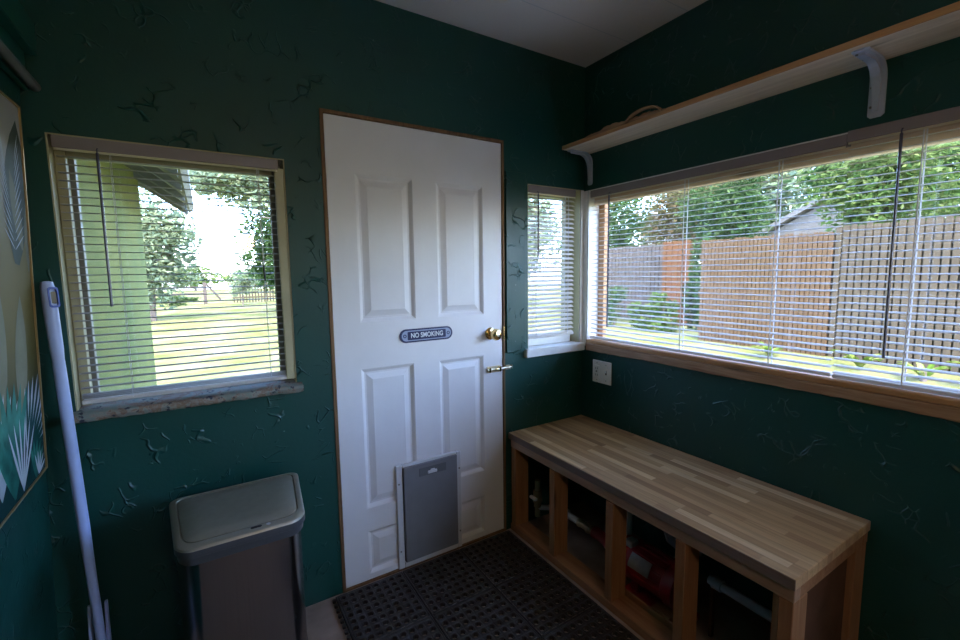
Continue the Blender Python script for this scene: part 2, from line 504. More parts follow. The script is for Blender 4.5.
bmesh.ops.subdivide_edges(b, edges=[e for e in b.edges if abs(e.verts[0].co.y - e.verts[1].co.y) > 1], cuts=90)
for v in b.verts:
    if v.co.z < .96: v.co += V((rnd.uniform(-.001, .001), 0, rnd.uniform(-.0015, .0015) + .002 * math.sin(v.co.y * 9)))
obj('sill_apron', b, M['sillrough'], w3, False, 'splintered apron board under the sill')
obj('exterior_sill', box(NB(), .118, .20, -2.6, -.03, .95, .985, .003), M['cream'], w3)
obj('head_board', box(NB(), .045, .083, -2.54, -.036, 1.768, 1.84, .003), M['pine'], w3)

# ------------------------------------------------------------------ venetian blinds
def blind(name, label, axis, a0, a1, d, ztop, zbot, tilt, cords, wand=None, wand_len=.4, wand_mat='wand', sm='slat', pitch=.0245, extra=0, lw=.0016):
    loc = (((a0 + a1) / 2), d, zbot) if axis == 'x' else (d, (a0 + a1) / 2, zbot)
    t = thing(name, loc, label, 'blind', 'white mini blinds on the windows')
    def P(u, dd, z): return V((u, d + dd, z)) if axis == 'x' else V((d + dd, u, z))
    def B(bm, u0, u1, d0, d1, z0, z1, bev=0):
        if axis == 'x': return box(bm, u0, u1, d + d0, d + d1, z0, z1, bev)
        return box(bm, d + d0, d + d1, u0, u1, z0, z1, bev)
    obj('headrail', B(NB(), a0 - .004, a1 + .004, -.017, .017, ztop - .038, ztop, .002), M['headrail'], t)
    obj('rail_lip', B(NB(), a0, a1, -.0165, -.0155, ztop - .0455, ztop - .0382), M['lip'], t)
    b = NB()
    z = ztop - .038 - .022
    n = int((z - (zbot + .016 + extra * .006)) / pitch)
    for i in range(n + 1):
        zz = z - i * pitch
        th = tilt + rnd.uniform(-.03, .03)
        sag = rnd.uniform(-.0008, .0008)
        loops = []
        for u in (a0, (a0 + a1) / 2, a1):
            L = []
            prof = []
            for q in range(5):
                s = (q / 4 - .5) * .0245
                prof.append((s, .0022 * (1 - (2 * q / 4 - 1) ** 2)))
            for (s, h) in prof: L.append((s, h + .0004))
            for (s, h) in reversed(prof): L.append((s, h - .0004))
            loops.append([P(u, s * math.cos(th) - h * math.sin(th), zz + s * math.sin(th) + h * math.cos(th) + (sag if u not in (a0, a1) else 0)) for s, h in L])
        loft(b, loops)
    for i in range(extra):
        zz = zbot + .019 + i * .0058
        B(b, a0, a1, -.012, .012, zz, zz + .0012)
    obj('slats', b, M[sm], t, True)
    obj('bottom_rail', B(NB(), a0 - .001, a1 + .001, -.0135, .0135, zbot, zbot + .014, .003), M['slat'], t)
    for c in cords:
        b = NB()
        for dd in (-.0135, .0135): tube(b, [P(c, dd, ztop - .038), P(c, dd, zbot + .006)], lw, 5)
        obj('ladder_cord', b, M['cord'], t)
    if wand is not None:
        b = NB(); tube(b, [P(wand, -.026, ztop - .045), P(wand - .002, -.027, ztop - .045 - wand_len)], .0042, 6)
        tube(b, [P(wand, -.018, ztop - .030), P(wand, -.026, ztop - .034), P(wand, -.026, ztop - .05)], .002, 6)
        obj('tilt_wand', b, M[wand_mat], t)
    return t
bl1 = blind('window_blind', 'flat-lying white mini blind in the window left of the door, above the trash can', 'x', -2.222, -1.596, .020, 1.832, .985, .03, (-2.09, -1.66), -2.118, .485, extra=3, lw=.0008, sm='slatshade')
blind('window_blind', 'narrow white mini blind between the door and the corner', 'x', -.392, -.062, .020, 1.848, 1.035, .55, (-.34, -.11), -.335, .33)
blind('window_blind', 'long white mini blind starting at the corner above the double switch plate', 'y', -1.208, -.052, .020, 1.842, 1.012, .15, (-.62, -1.005), -.19, .70, lw=.0022)
blind('window_blind', 'white mini blind at the right with the long dark tilt wand', 'y', -2.50, -1.216, .016, 1.850, 1.010, .15, (-1.40, -2.2), -1.352, .70, lw=.0022)
# lift-cord tassel of the left blind
b = NB(); tube(b, [V((-1.668, -.006, 1.79)), V((-1.664, -.007, 1.42)), V((-1.662, -.007, 1.40))], .0011, 5)
cd = obj('lift_cord', b, M['cord'], bl1)
b = NB(); tube(b, [V((-1.664, -.007, 1.435)), V((-1.663, -.007, 1.40)), V((-1.662, -.007, 1.375))], [.003, .0045, .003], 8)
obj('tassel', b, M['black'], cd)

# ------------------------------------------------------------------ entrance door
door = bpy.data.objects.new('door_1', None); door.location = (-.99, .02, .01); link(door); door['kind'] = 'structure'
DX0, DX1, DZ0, DZ1 = -1.415, -.567, .012, 2.030
YF = .004                                     # face of the slab
PAN = [(-1.302, -1.046, 1.190, 1.812), (-.930, -.678, 1.190, 1.812),
       (-1.308, -1.062, .350, .986), (-.932, -.683, .372, .980),
       (-1.308, -1.062, .038, .242), (-.932, -.686, .040, .236)]
b = wallgrid([DX0, DX1], [DZ0, DZ1], PAN, YF, YF + .04, lambda u, v, d: V((u, d, v)))
obj('slab', b, M['door'], door)
for (x0, x1, z0, z1) in PAN:
    b = NB(); L = []
    for ins, dep in ((0, 0), (.006, .004), (.016, .0125), (.024, .0125), (.05, .003), (.054, .003)):
        L.append([V((x, YF + dep, z)) for x, z in ((x0 + ins, z0 + ins), (x1 - ins, z0 + ins), (x1 - ins, z1 - ins), (x0 + ins, z1 - ins))])
    loft(b, L, False, True)
    L2 = [[V((x, y, z)) for x, z in ((x0, z0), (x1, z0), (x1, z1), (x0, z1))] for y in (YF + .038,)]
    b.faces.new([b.verts.new(p) for p in L2[0]])
    obj('panel', b, M['door'], door)
# pet door let into the slab
b = NB()
px0, px1, pz0, pz1 = -1.172, -.832, .012, .518
fy0, fy1 = YF - .014, YF + .002
box(b, px0, px0 + .030, fy0, fy1, pz0, pz1, .003); box(b, px1 - .026, px1, fy0, fy1, pz0, pz1, .003)
box(b, px0 + .030, px1 - .026, fy0, fy1, pz1 - .018, pz1, .003); box(b, px0 + .030, px1 - .026, fy0, fy1, pz0, pz0 + .026, .003)
pf = obj('pet_door_frame', b, M['flapframe'], door)
b = NB()
box(b, px0 + .034, px1 - .026, YF - .024, YF, pz0 + .028, pz1 - .012, .003)
fl = obj('pet_door_panel', b, M['flap'], pf, False, 'slide-in grey closing panel')
b = NB(); box(b, -1.062, -.920, YF - .0265, YF - .0238, .445, .486, .001)
obj('finger_recess', b, M['flapdark'], fl)
b = NB(); box(b, -1.020, -.972, YF - .033, YF - .026, .452, .466, .002); box(b, -1.008, -.985, YF - .036, YF - .03, .466, .474, .002)
obj('catch', b, M['flapframe'], fl)
for (sx, sz) in ((px0 + .012, .43), (px0 + .012, .10), (px1 - .011, .43), (px1 - .011, .10)):
    b = NB(); tube(b, [V((sx, fy0 - .002, sz)), V((sx, fy0 + .004, sz))], .0045, 8)
    obj('screw', b, M['screw'], pf)
# knob
def lathe(bm, axis_pt, direction, prof, n=24):
    d = V(direction).normalized(); up = V((0, 0, 1)) if abs(d.z) < .9 else V((1, 0, 0))
    a = d.cross(up).normalized(); c = a.cross(d)
    loops = [[V(axis_pt) + d * h + (a * math.cos(2 * PI * k / n) + c * math.sin(2 * PI * k / n)) * max(r, 1e-4) for k in range(n)] for h, r in prof]
    return loft(bm, loops)
KX, KZ = -.640, 1.088
b = NB()
lathe(b, (KX, YF, KZ), (0, -1, 0), [(0, .031), (.004, .031), (.008, .026), (.010, .014), (.028, .012), (.034, .020), (.044, .028), (.056, .030), (.066, .026), (.071, .015), (.072, .002)], 28)
kn = obj('door_knob', b, M['brass'], door, True)
b = NB(); lathe(b, (KX, YF - .0715, KZ), (0, -1, 0), [(0, .008), (.002, .008), (.003, .001)], 16)
obj('lock_button', b, M['dull_brass'], kn, True)
# surface bolt
b = NB(); box(b, -.665, -.580, YF - .004, YF, .884, .918, .001)
sb = obj('slide_bolt', b, M['dull_brass'], door)
b = NB(); tube(b, [V((-.668, YF - .012, .901)), V((-.535, YF - .012, .901))], .0075, 12)
obj('bolt_rod', b, M['dull_brass'], sb, True)
b = NB()
for x in (-.655, -.592): box(b, x - .007, x + .007, YF - .021, YF - .002, .888, .914, .003)
tube(b, [V((-.622, YF - .012, .903)), V((-.620, YF - .034, .908))], .004, 8)
obj('bolt_guide', b, M['brass'], sb)
# frame of the door: thin raw wood reveal
b = NB()
box(b, DOOR[0], DOOR[0] + .014, -.004, .115, 0, DOOR[3], .001); box(b, DOOR[1] - .011, DOOR[1], -.003, .115, 0, DOOR[3], .001)
box(b, DOOR[0] + .014, DOOR[1] - .011, -.004, .115, DOOR[3] - .013, DOOR[3], .001)
fr = struct('trim_2', b, M['jambwood'])
b = NB(); box(b, -.5665, -.5555, -.007, -.0025, 1.052, 1.120, .001)
obj('strike_plate', b, M['brass'], fr)
b = NB(); box(b, -.552, -.520, -.008, -.0005, .890, .914, .001); tube(b, [V((-.545, -.014, .902)), V((-.518, -.014, .906))], .006, 10); box(b, -.525, -.517, -.022, -.004, .896, .916, .002)
obj('bolt_keeper', b, M['dull_brass'], fr)
b = NB(); box(b, -1.43, -.555, -.004, .11, 0, .010, .001)
struct('trim_3', b, M['jambwood'])

# ------------------------------------------------------------------ NO SMOKING sign on the door
sg = thing('sign', (-.995, YF - .002, 1.114), 'small navy NO SMOKING plaque with white lettering on the white door', 'sign')
def stadium(x0, x1, z0, z1, n=10):
    return rrect(x0, x1, z0, z1, (z1 - z0) / 2 * .98, n)
obj('plaque', prism(NB(), stadium(-1.129, -.861, 1.083, 1.145), YF - .006, YF, 'xz', .001), M['navy'], sg)
obj('border_band', prism(NB(), stadium(-1.120, -.870, 1.090, 1.138), YF - .0068, YF - .0055, 'xz'), M['signblue'], sg)
obj('centre_field', prism(NB(), rrect(-1.092, -.898, 1.095, 1.133, .004, 4), YF - .0076, YF - .0066, 'xz'), M['navy'], sg)
for cx in (-1.1055, -.8845):
    b = NB(); lathe(b, (cx, YF - .0066, 1.114), (0, -1, 0), [(0, .0085), (.0010, .0085), (.0010, .0045), (.0, .0045)], 14); obj('scroll', b, M['navy'], sg)
cu = bpy.data.curves.new('lettering', 'FONT'); cu.body = 'NO SMOKING'; cu.size = .032; cu.align_x = 'CENTER'; cu.align_y = 'CENTER'
cu.extrude = .0006; cu.offset = .0007; cu.space_character = 1.02
to = bpy.data.objects.new('tmp_text', cu); COL.objects.link(to)
bpy.context.view_layer.update()
me = bpy.data.meshes.new_from_object(to.evaluated_get(bpy.context.evaluated_depsgraph_get()))
bpy.data.objects.remove(to)
xs = [v.co.x for v in me.vertices]; wtxt = max(xs) - min(xs)
for v in me.vertices:
    v.co = V((v.co.x * .162 / wtxt, -.0068 - v.co.z, v.co.y * .98))
me.materials.clear(); me.materials.append(M['signwhite'])
lt = bpy.data.objects.new('lettering', me); link(lt, sg)

# ------------------------------------------------------------------ wall shelf with brackets
sh = thing('wall_shelf', (-.1, -.03, 2.038), 'long raw pine shelf board above the big window', 'shelf')
obj('board', box(NB(), -.192, -.001, -2.6, -.032, 2.040, 2.058, .0015), M['pine'], sh)
obj('front_edge', box(NB(), -.1965, -.192, -2.6, -.032, 2.039, 2.0595, .001), M['pine_edge'], sh)
b = NB()
def ragged(y0, y1, hmax, seed, zb=2.058):
    r = random.Random(seed); n = 16
    top = []
    for i in range(n + 1):
        u = i / n
        top.append((y0 + (y1 - y0) * u, zb + hmax * max(.06, math.sin(PI * u) ** .7 * (.6 + .5 * r.random()))))
    poly = [(y0, zb - .004)] + top + [(y1, zb - .004)]
    prism(b, poly, -.1975, -.191, 'yz')
ragged(-.20, -.30, .010, 1); ragged(-.27, -.48, .022, 2); ragged(-.44, -.66, .014, 5)
L = []
for i in range(10):
    u = i / 9; y = -.455 - .18 * u; hh = .030 * math.sin(PI * u) ** .6
    L.append([V((-.196 + .012 * math.cos(a) , y, 2.061 + hh + .006 * math.sin(a))) for a in [2 * PI * k / 8 for k in range(8)]])
loft(b, L)
obj('torn_edge', b, M['bark'], sh, False, 'strip of torn bark along the front edge')
def bracket(yc, w=.034, arm=.165, leg=.165):
    path = [(-arm, 2.0365), (-.055, 2.0365)]
    for i in range(1, 7):
        a = PI / 2 * i / 7
        path.append((-.055 + .05 * math.sin(a), 2.0365 - .05 * (1 - math.cos(a))))
    path += [(-.005, 1.985), (-.005, 2.0365 - leg + .022), (-.005, 2.0365 - leg + .008), (-.005, 2.0365 - leg)]
    path = [(-arm, 2.0365), (-arm + .008, 2.0365), (-arm + .022, 2.0365)] + path[1:]
    def strip(bm, pth, hw, t0, t1):
        loops = []
        for i, (x, z) in enumerate(pth):
            p = V((x, 0, z)); a = V((pth[max(i - 1, 0)][0], 0, pth[max(i - 1, 0)][1])); c = V((pth[min(i + 1, len(pth) - 1)][0], 0, pth[min(i + 1, len(pth) - 1)][1]))
            d = (c - a).normalized(); n = V((-d.z, 0, d.x)) * -1     # points into the room / down
            f = .62 if i in (0, len(pth) - 1) else 1
            loops.append([p + n * t0 + V((0, yc - hw * f, 0)), p + n * t1 + V((0, yc - hw * f * .93, 0)), p + n * t1 + V((0, yc + hw * f * .93, 0)), p + n * t0 + V((0, yc + hw * f, 0))])
        loft(bm, loops)
    bm = NB()
    strip(bm, path, w / 2, -.003, .002)
    br = obj('bracket', bm, M['bracket'], sh)
    bm = NB()
    rib = [(-arm + .02, 2.036)] + path[1:-1] + [(-.005, 2.0365 - leg + .02)]
    # raised pressed rib, leaning across the inside of the bend
    rib = [(-arm + .018, 2.035), (-.075, 2.035), (-.058, 2.031), (-.040, 2.022), (-.026, 2.008), (-.018, 1.994), (-.012, 1.975), (-.0055, 2.0365 - leg + .02)]
    strip(bm, rib, w * .28, -.002, .009)
    obj('rib', bm, M['bracket'], br)
    for z in (1.965, 1.905):
        bm = NB(); tube(bm, [V((-.0065, yc + .3 * w, z)), V((-.010, yc + .3 * w, z))], .004, 8); obj('screw', bm, M['screw'], br)
    for x in (-.14, -.085):
        bm = NB(); tube(bm, [V((x, yc + .3 * w, 2.0355)), V((x, yc + .3 * w, 2.031))], .004, 8); obj('screw', bm, M['screw'], br)
bracket(-.050); bracket(-1.283, .044)

# ------------------------------------------------------------------ switch plate
sp = thing('switch_plate', (-.003, -.158, .835), 'white double wall plate with an outlet and a switch under the big window', 'switch')
obj('cover_plate', box(NB(), -.007, -.0005, -.2265, -.0905, .770, .897, .0025), M['outlet'], sp)
b = NB(); box(b, -.011, -.006, -.143, -.108, .797, .870, .002)
ob = obj('outlet', b, M['outlet'], sp)
b = NB()
for z in (.815, .852):
    for y in (-.132, -.119): box(b, -.0116, -.010, y - .0012, y + .0012, z - .006, z + .006)
for z in (.832, .837): box(b, -.0122, -.010, -.131, -.120, z - .0016, z + .0016)
obj('slots', b, M['black'], ob)
b = NB(); box(b, -.0082, -.006, -.196, -.186, .823, .846, .001)
tg = obj('toggle_slot', b, M['black'], sp)
b = NB(); box(b, -.017, -.006, -.1945, -.1875, .834, .846, .002); obj('toggle', b, M['flapframe'], sp)
for (y, z) in ((-.191, .878), (-.191, .790), (-.1255, .883), (-.1255, .785)):
    b = NB(); tube(b, [V((-.0068, y, z)), V((-.0082, y, z))], .0028, 8); obj('screw', b, M['screw'], sp)

# ------------------------------------------------------------------ bench
bn = thing('bench', (-.27, -.68, 0), 'long bench of fir framing with a butcher block top under the big window', 'bench')
obj('bench_top', box(NB(), -.535, -.004, -1.357, -.004, .514, .548, .002), M['butcher'], bn)
obj('front_nosing', box(NB(), -.5385, -.5352, -1.357, -.004, .5145, .5475, .001), M['nosing'], bn, False, 'darker raw edge strip of the bench top')
b = NB(); box(b, -.524, -.486, -1.352, -.006, .468, .508, .002)
obj('front_rail', b, M['raill'], bn)
obj('back_rail', box(NB(), -.043, -.005, -1.352, -.006, .470, .5115, .002), M['studx'], bn)
b = NB(); box(b, -.489, -.044, -1.352, -1.314, .470, .5115, .002); obj('end_rail', b, M['studx'], bn)
obj('bottom_plate', box(NB(), -.528, -.440, -1.352, -.006, .0005, .038, .002), M['studx'], bn)
for y1 in (-.014, -.322, -.672, -.987, -1.292, -1.3135):
    b = NB(); xo = -.512 if y1 == -1.292 else -.526
    box(b, xo, -.440, (y1 - .0210) if y1 == -1.292 else y1 - .038, y1, .039, .467, .002)
    obj('post', b, M['stud'], bn)
b = NB(); box(b, -.093, -.005, -1.350, -1.312, .0005, .469, .002); obj('back_post', b, M['stud'], bn)
b = NB(); box(b, -.439, -.094, -1.330, -1.318, .0005, .469, .001); obj('end_panel', b, M['ply'], bn)

# ------------------------------------------------------------------ water pump and pipes under the bench
PY = lambda y, x=-.335, z=.140: V((x, y, z))
pm = thing('water_pump', (-.335, -.78, .002), 'red electric water pump on a red base under the bench', 'pump')
b = NB()
lathe(b, (-.335, -.64, .140), (0, -1, 0), [(0, .070), (.004, .084), (.03, .086), (.035, .080), (.21, .080), (.215, .084), (.26, .084), (.275, .06), (.28, .02)], 28)
for k in range(10):
    a = PI * (k / 9) * 1.1 - .2
    c = V((-.335 + .082 * math.cos(a), -.79, .140 + .082 * math.sin(a)))
    tube(b, [c + V((0, .08, 0)), c - V((0, .055, 0))], .0035, 6)
bd = obj('motor_body', b, M['pump'], pm, True)
b = NB()
L = []
for dy in (-.055, .055):
    pass
for a in [math.radians(d) for d in (128, 138, 148, 158, 168)]:
    L.append([V((-.335 + r * math.cos(a), y, .140 + r * math.sin(a))) for r, y in ((.0835, -.70), (.0835, -.80), (.0868, -.80), (.0868, -.70))])
loft(b, L); obj('rating_plate', b, M['plate'], bd)
b = NB(); lathe(b, (-.335, -.635, .140), (0, 1, 0), [(0, .082), (.012, .082), (.02, .066), (.07, .050), (.14, .028), (.175, .026), (.19, .03), (.20, .03)], 24)
obj('pump_housing', b, M['pump'], pm, True)
b = NB(); box(b, -.385, -.335, -.69, -.65, .212, .238, .004)
obj('terminal_cap', b, M['plate'], pm)
b = NB(); box(b, -.415, -.255, -.93, -.655, .0005, .022, .003)
for y in (-.70, -.88): box(b, -.37, -.30, y - .02, y + .02, .02, .075, .004)
obj('base_plate', b, M['pump'], pm)
for (x0, x1, y0, y1) in ((-.432, -.422, -.92, -.66), (-.432, -.372, -.945, -.93)):
    pass
wb = thing('wood_block', (-.42, -.88, .0005), 'short pine offcut on the floor in front of the red pump', 'wood block')
obj('block', box(NB(), -.434, -.424, -.96, -.66, .0005, .056, .001), M['studx'], wb)
obj('cross_piece', box(NB(), -.4235, -.375, -.905, -.825, .0225, .060, .001), M['studx'], wb)
pp = thing('pipe', (-.335, -.30, .150), 'white inlet pipe with brass coupling and valve leading into the pump', 'pipe')
b = NB(); tube(b, [PY(-.335), PY(-.16)], .017, 14); lathe(b, (-.335, -.245, .140), (0, 1, 0), [(0, .017), (.001, .026), (.05, .026), (.051, .017)], 18)
obj('pipe_run', b, M['pvc'], pp, True)
b = NB(); lathe(b, (-.335, -.43, .140), (0, 1, 0), [(0, .019), (.02, .019), (.021, .024), (.042, .024), (.043, .018), (.085, .018), (.086, .022), (.10, .022)], 8)
obj('brass_coupling', b, M['dull_brass'], pp)
b = NB(); lathe(b, (-.42, -.105, .235), (0, 0, -1), [(0, .022), (.06, .026), (.07, .02), (.09, .02)], 12); tube(b, [V((-.42, -.105, .09)), V((-.42, -.105, .29))], .015, 10)
obj('valve_body', b, M['valve'], pp, True)
b = NB(); box(b, -.462, -.442, -.135, -.085, .195, .21, .004); tube(b, [V((-.335, -.17, .14)), V((-.42, -.105, .14))], .014, 10); obj('valve_handle', b, M['flapframe'], pp)
p2 = thing('pipe', (-.24, -.62, .30), 'white drop pipe with elbow standing behind the red pump', 'pipe')
b = NB(); tube(b, [V((-.245, -.56, .464)), V((-.245, -.56, .16))], .016, 12); obj('pipe_run', b, M['pvc'], p2, True)
b = NB(); tube(b, [V((-.29, -.80, .464)), V((-.29, -.80, .31)), V((-.285, -.805, .285)), V((-.27, -.825, .268)), V((-.25, -.86, .262)), V((-.22, -.90, .26))], .019, 12)
obj('elbow', b, M['pipegrey'], p2, True)
p3 = thing('pipe', (-.2, -1.1, .2), 'grey pipe running low along the wall at the near end of the bench', 'pipe')
b = NB(); tube(b, [V((-.30, -.985, .225)), V((-.30, -1.24, .222))], .017, 12); obj('pipe_run', b, M['pipegrey'], p3, True)
b = NB(); lathe(b, (-.30, -1.0, .225), (0, -1, 0), [(0, .017), (.001, .023), (.035, .023), (.036, .017)], 14); obj('coupling', b, M['pipegrey'], p3, True)
for y in (-1.0, -1.21):
    b = NB(); box(b, -.309, -.291, y - .006, y + .006, .0005, .206, .001); obj('pipe_stand', b, M['ply'], p3)

# ------------------------------------------------------------------ rubber mat made of perforated tiles
mt = thing('rubber_mat', (-1.01, -.66, .0005), 'black perforated rubber mat in front of the white door', 'mat')
TX, TY, NX = .3035, .318, 8
def tile_mesh():
    bm = NB(); mg = .007; px, py = (TX - 2 * mg) / NX, (TY - 2 * mg) / NX
    zt, zb = .014, .001
    def ringpts(cx, cy, z, hx, hy, n=8, circ=False):
        out = []
        for k in range(n):
            a = 2 * PI * k / n
            if circ: out.append(V((cx + hx * math.cos(a), cy + hx * math.sin(a), z)))
            else:
                c, s = math.cos(a), math.sin(a); m = max(abs(c), abs(s)); out.append(V((cx + hx * c / m, cy + hy * s / m, z)))
        return out
    for i in range(NX):
        for j in range(NX):
            cx, cy = mg + (i + .5) * px, mg + (j + .5) * py
            g = .0
            sx = px / 2; sy = py / 2
            L = [ringpts(cx, cy, zt, sx, sy), ringpts(cx, cy, zt + .0015, .0145, .0145, circ=True), ringpts(cx, cy, zt, .0118, 0, circ=True), ringpts(cx, cy, zb, .0108, 0, circ=True)]
            loft(bm, L, False, False)
    # rim round the tile and its groove
    for (x0, x1, y0, y1) in ((0, mg, 0, TY), (TX - mg, TX, 0, TY)): box(bm, x0, x1, y0, y1, zb, zt + .0005, .002)
    for (y0, y1) in ((0, mg), (TY - mg, TY)): box(bm, mg, TX - mg, y0, y1, zb, zt + .0005, .002)
    return bm
X0, YT = -1.470, -.026
first = None
for i in range(3):
    for j in range(4):
        ox, oy = X0 + i * (TX + .003), YT - TY - j * (TY + .003)
        if first is None:
            bm = tile_mesh(); bmesh.ops.translate(bm, verts=bm.verts, vec=V((0, 0, .0005)))
            bmesh.ops.translate(bm, verts=bm.verts, vec=V((ox, oy, 0)))
            first = obj('mat_tile', bm, M['rubber'], mt); f0 = V((ox, oy, 0))
        else:
            c = first.copy(); COL.objects.link(c); c.parent = mt; c.location = V((ox, oy, 0)) - f0
b = NB()
for k in range(40):
    y = YT - .014 - k * .032
    prism(b, rrect(X0 - .016, X0 - .0015, y - .008, y + .008, .006, 3), .001, .012, 'xy')
obj('edge_tabs', b, M['rubber'], mt)

# ------------------------------------------------------------------ trash can
tc = thing('trash_can', (-1.81, -.29, .0), 'tall stainless steel sensor trash can under the left window', 'trash can')
def can_loop(x0, x1, y0, y1, r, z, bow=.012, ell=None):
    P = rrect(x0, x1, y0, y1, [.03, .03, r * .8, r * .8], 7)
    if ell:
        ex, ey = ell; n = 14
        P = [(x1 - .03 + .03 * math.cos(PI / 2 * i / 5), y1 - .03 + .03 * math.sin(PI / 2 * i / 5)) for i in range(6)] + [(x0 + .03 - .03 * math.sin(PI / 2 * i / 5), y1 - .03 + .03 * math.cos(PI / 2 * i / 5)) for i in range(6)]
        P += [(x0 + ex - ex * math.cos(PI / 2 * i / n), y0 + ey - ey * math.sin(PI / 2 * i / n)) for i in range(n + 1)] + [(x1 - ex + ex * math.sin(PI / 2 * i / n), y0 + ey - ey * math.cos(PI / 2 * i / n)) for i in range(n + 1)]
    cx = (x0 + x1) / 2; out = []
    for x, y in P:
        k = 1 - ((x - cx) / ((x1 - x0) / 2)) ** 2
        x = cx + (x - cx) * (1 - (.13 if ell else .17) * (y1 - y) / (y1 - y0))
        out.append(V((x, y - (bow * k * (0 if ell else 1) if y < (y0 + y1) / 2 else 0), z)))
    return out
bx0, bx1, by0, by1 = -2.000, -1.612, -.445, -.125
b = NB()
EL = (.060, .27)
loft(b, [can_loop(bx0 + .004, bx1 - .004, by0 + .004, by1, .055, .001, ell=EL), can_loop(bx0, bx1, by0, by1, .06, .025, ell=EL), can_loop(bx0, bx1, by0, by1, .06, .600, ell=EL)])
obj('can_body', b, M['steel'], tc, True)
b = NB()
loft(b, [can_loop(bx0 - .003, bx1 + .003, by0 - .003, by1 + .002, .06, .000, ell=EL), can_loop(bx0 - .003, bx1 + .003, by0 - .003, by1 + .002, .06, .022, ell=EL)])
obj('base_ring', b, M['lidrim'], tc, True)
b = NB()
lx0, lx1, ly0, ly1 = -2.008, -1.606, -.462, -.105
loft(b, [can_loop(lx0 + .004, lx1 - .004, ly0 + .004, ly1, .06, .596), can_loop(lx0 + .002, lx1 - .002, ly0 + .002, ly1, .06, .618), can_loop(lx0 - .003, lx1 + .003, ly0 - .003, ly1, .062, .621),
         can_loop(lx0 - .003, lx1 + .003, ly0 - .003, ly1, .062, .640)], True, True)
lidr = obj('lid_rim', b, M['lidrim'], tc, True)
b = NB()
loft(b, [can_loop(lx0 - .003, lx1 + .003, ly0 - .003, ly1, .062, .6402), can_loop(lx0 - .001, lx1 + .001, ly0 - .001, ly1 - .001, .06, .646), can_loop(lx0 + .004, lx1 - .004, ly0 + .004, ly1 - .004, .06, .6495), can_loop(lx0 + .017, lx1 - .017, ly0 + .026, ly1 - .016, .05, .650),
         can_loop(lx0 + .019, lx1 - .019, ly0 + .028, ly1 - .019, .05, .645)], True, True)
obj('lid_bezel', b, M['lid'], tc, True)
b = NB()
loft(b, [can_loop(lx0 + .0215, lx1 - .0215, ly0 + .0305, ly1 - .021, .047, .643), can_loop(lx0 + .0215, lx1 - .0215, ly0 + .0305, ly1 - .021, .047, .650), can_loop(lx0 + .026, lx1 - .026, ly0 + .035, ly1 - .026, .045, .6525),
         can_loop(lx0 + .08, lx1 - .08, ly0 + .08, ly1 - .08, .03, .655)])
lid = obj('lid', b, M['lid'], tc, True)
b = NB(); prism(b, rrect(-1.790, -1.760, -.453, -.444, .004, 4), .648, .6515, 'xy')
obj('sensor', b, M['black'], lidr)
b = NB(); lathe(b, (-1.742, -.449, .6485), (0, 0, 1), [(0, .006), (.0025, .006), (.003, .001)], 14); obj('power_button', b, M['flapframe'], lidr, True)
b = NB(); box(b, -1.90, -1.72, -.112, -.098, .60, .645, .004); obj('hinge', b, M['lidrim'], tc)

# ------------------------------------------------------------------ mop in the corner
mp = thing('mop', (-2.22, -.10, 0), 'blue-white plastic-handled mop leaning in the corner left of the trash can', 'mop')
mt_ = V((-2.262, -.042, 1.388)); mb = V((-2.216, -.092, .060))
ax = lambda t: mb.lerp(mt_, t)
b = NB()
tube(b, [ax(0), ax(.30), ax(.42), ax(.80), ax(.83)], [.0130, .0135, .0155, .0155, .0145], 16)
hd = obj('handle', b, M['mop'], mp, True)
b = NB()
tube(b, [ax(.82), ax(.845), ax(.93), ax(.985), ax(.998), ax(1.0)], [.0145, .0165, .0175, .0168, .014, .005], 18)
gr = obj('grip', b, M['mop'], mp, True)
# hang hole tag: blue ring round a window in the grip, facing the room
dirn = (mt_ - mb).normalized(); face = V((.50, -.86, 0)); side = dirn.cross(face).normalized(); face = side.cross(dirn).normalized()
SGN = 1 if side.x > 0 else -1
c0 = ax(.962) + face * .0150 + side * SGN * .006
def oriented(poly_o, poly_i, h):
    bm = NB()
    P = lambda q, hh: c0 + side * q[0] + dirn * q[1] + face * hh
    if poly_i: loft(bm, [[P(q, -.012) for q in poly_o], [P(q, h) for q in poly_o], [P(q, h) for q in poly_i], [P(q, -.012) for q in poly_i]], False, False)
    else: loft(bm, [[P(q, -.012) for q in poly_o], [P(q, h) for q in poly_o]])
    return bm
obj('blue_ring', oriented(rrect(-.0125, .0125, -.030, .032, .007), rrect(-.0085, .0085, -.024, .025, .005), .003), M['mopblue'], gr, True)
obj('hang_hole', oriented(rrect(-.006, .006, -.018, .018, .004), None, .002), M['sash'], gr, True)
b = NB()
box(b, -2.262, -2.176, -.135, -.052, .0005, .058, .01)
hd2 = obj('mop_head', b, M['mophair'], mp)
for sx, dx in ((-2.248, -.0), (-2.205, .0)):
    b = NB()
    s = 1 if sx > -2.22 else -1
    prism(b, [(-.118, .04), (-.075, .04), (-.055, .20), (-.050, .335), (-.062, .335), (-.085, .22)], sx - .004, sx + .004, 'yz', .0015)
    obj('clamp_arm', b, M['mop'], mp)

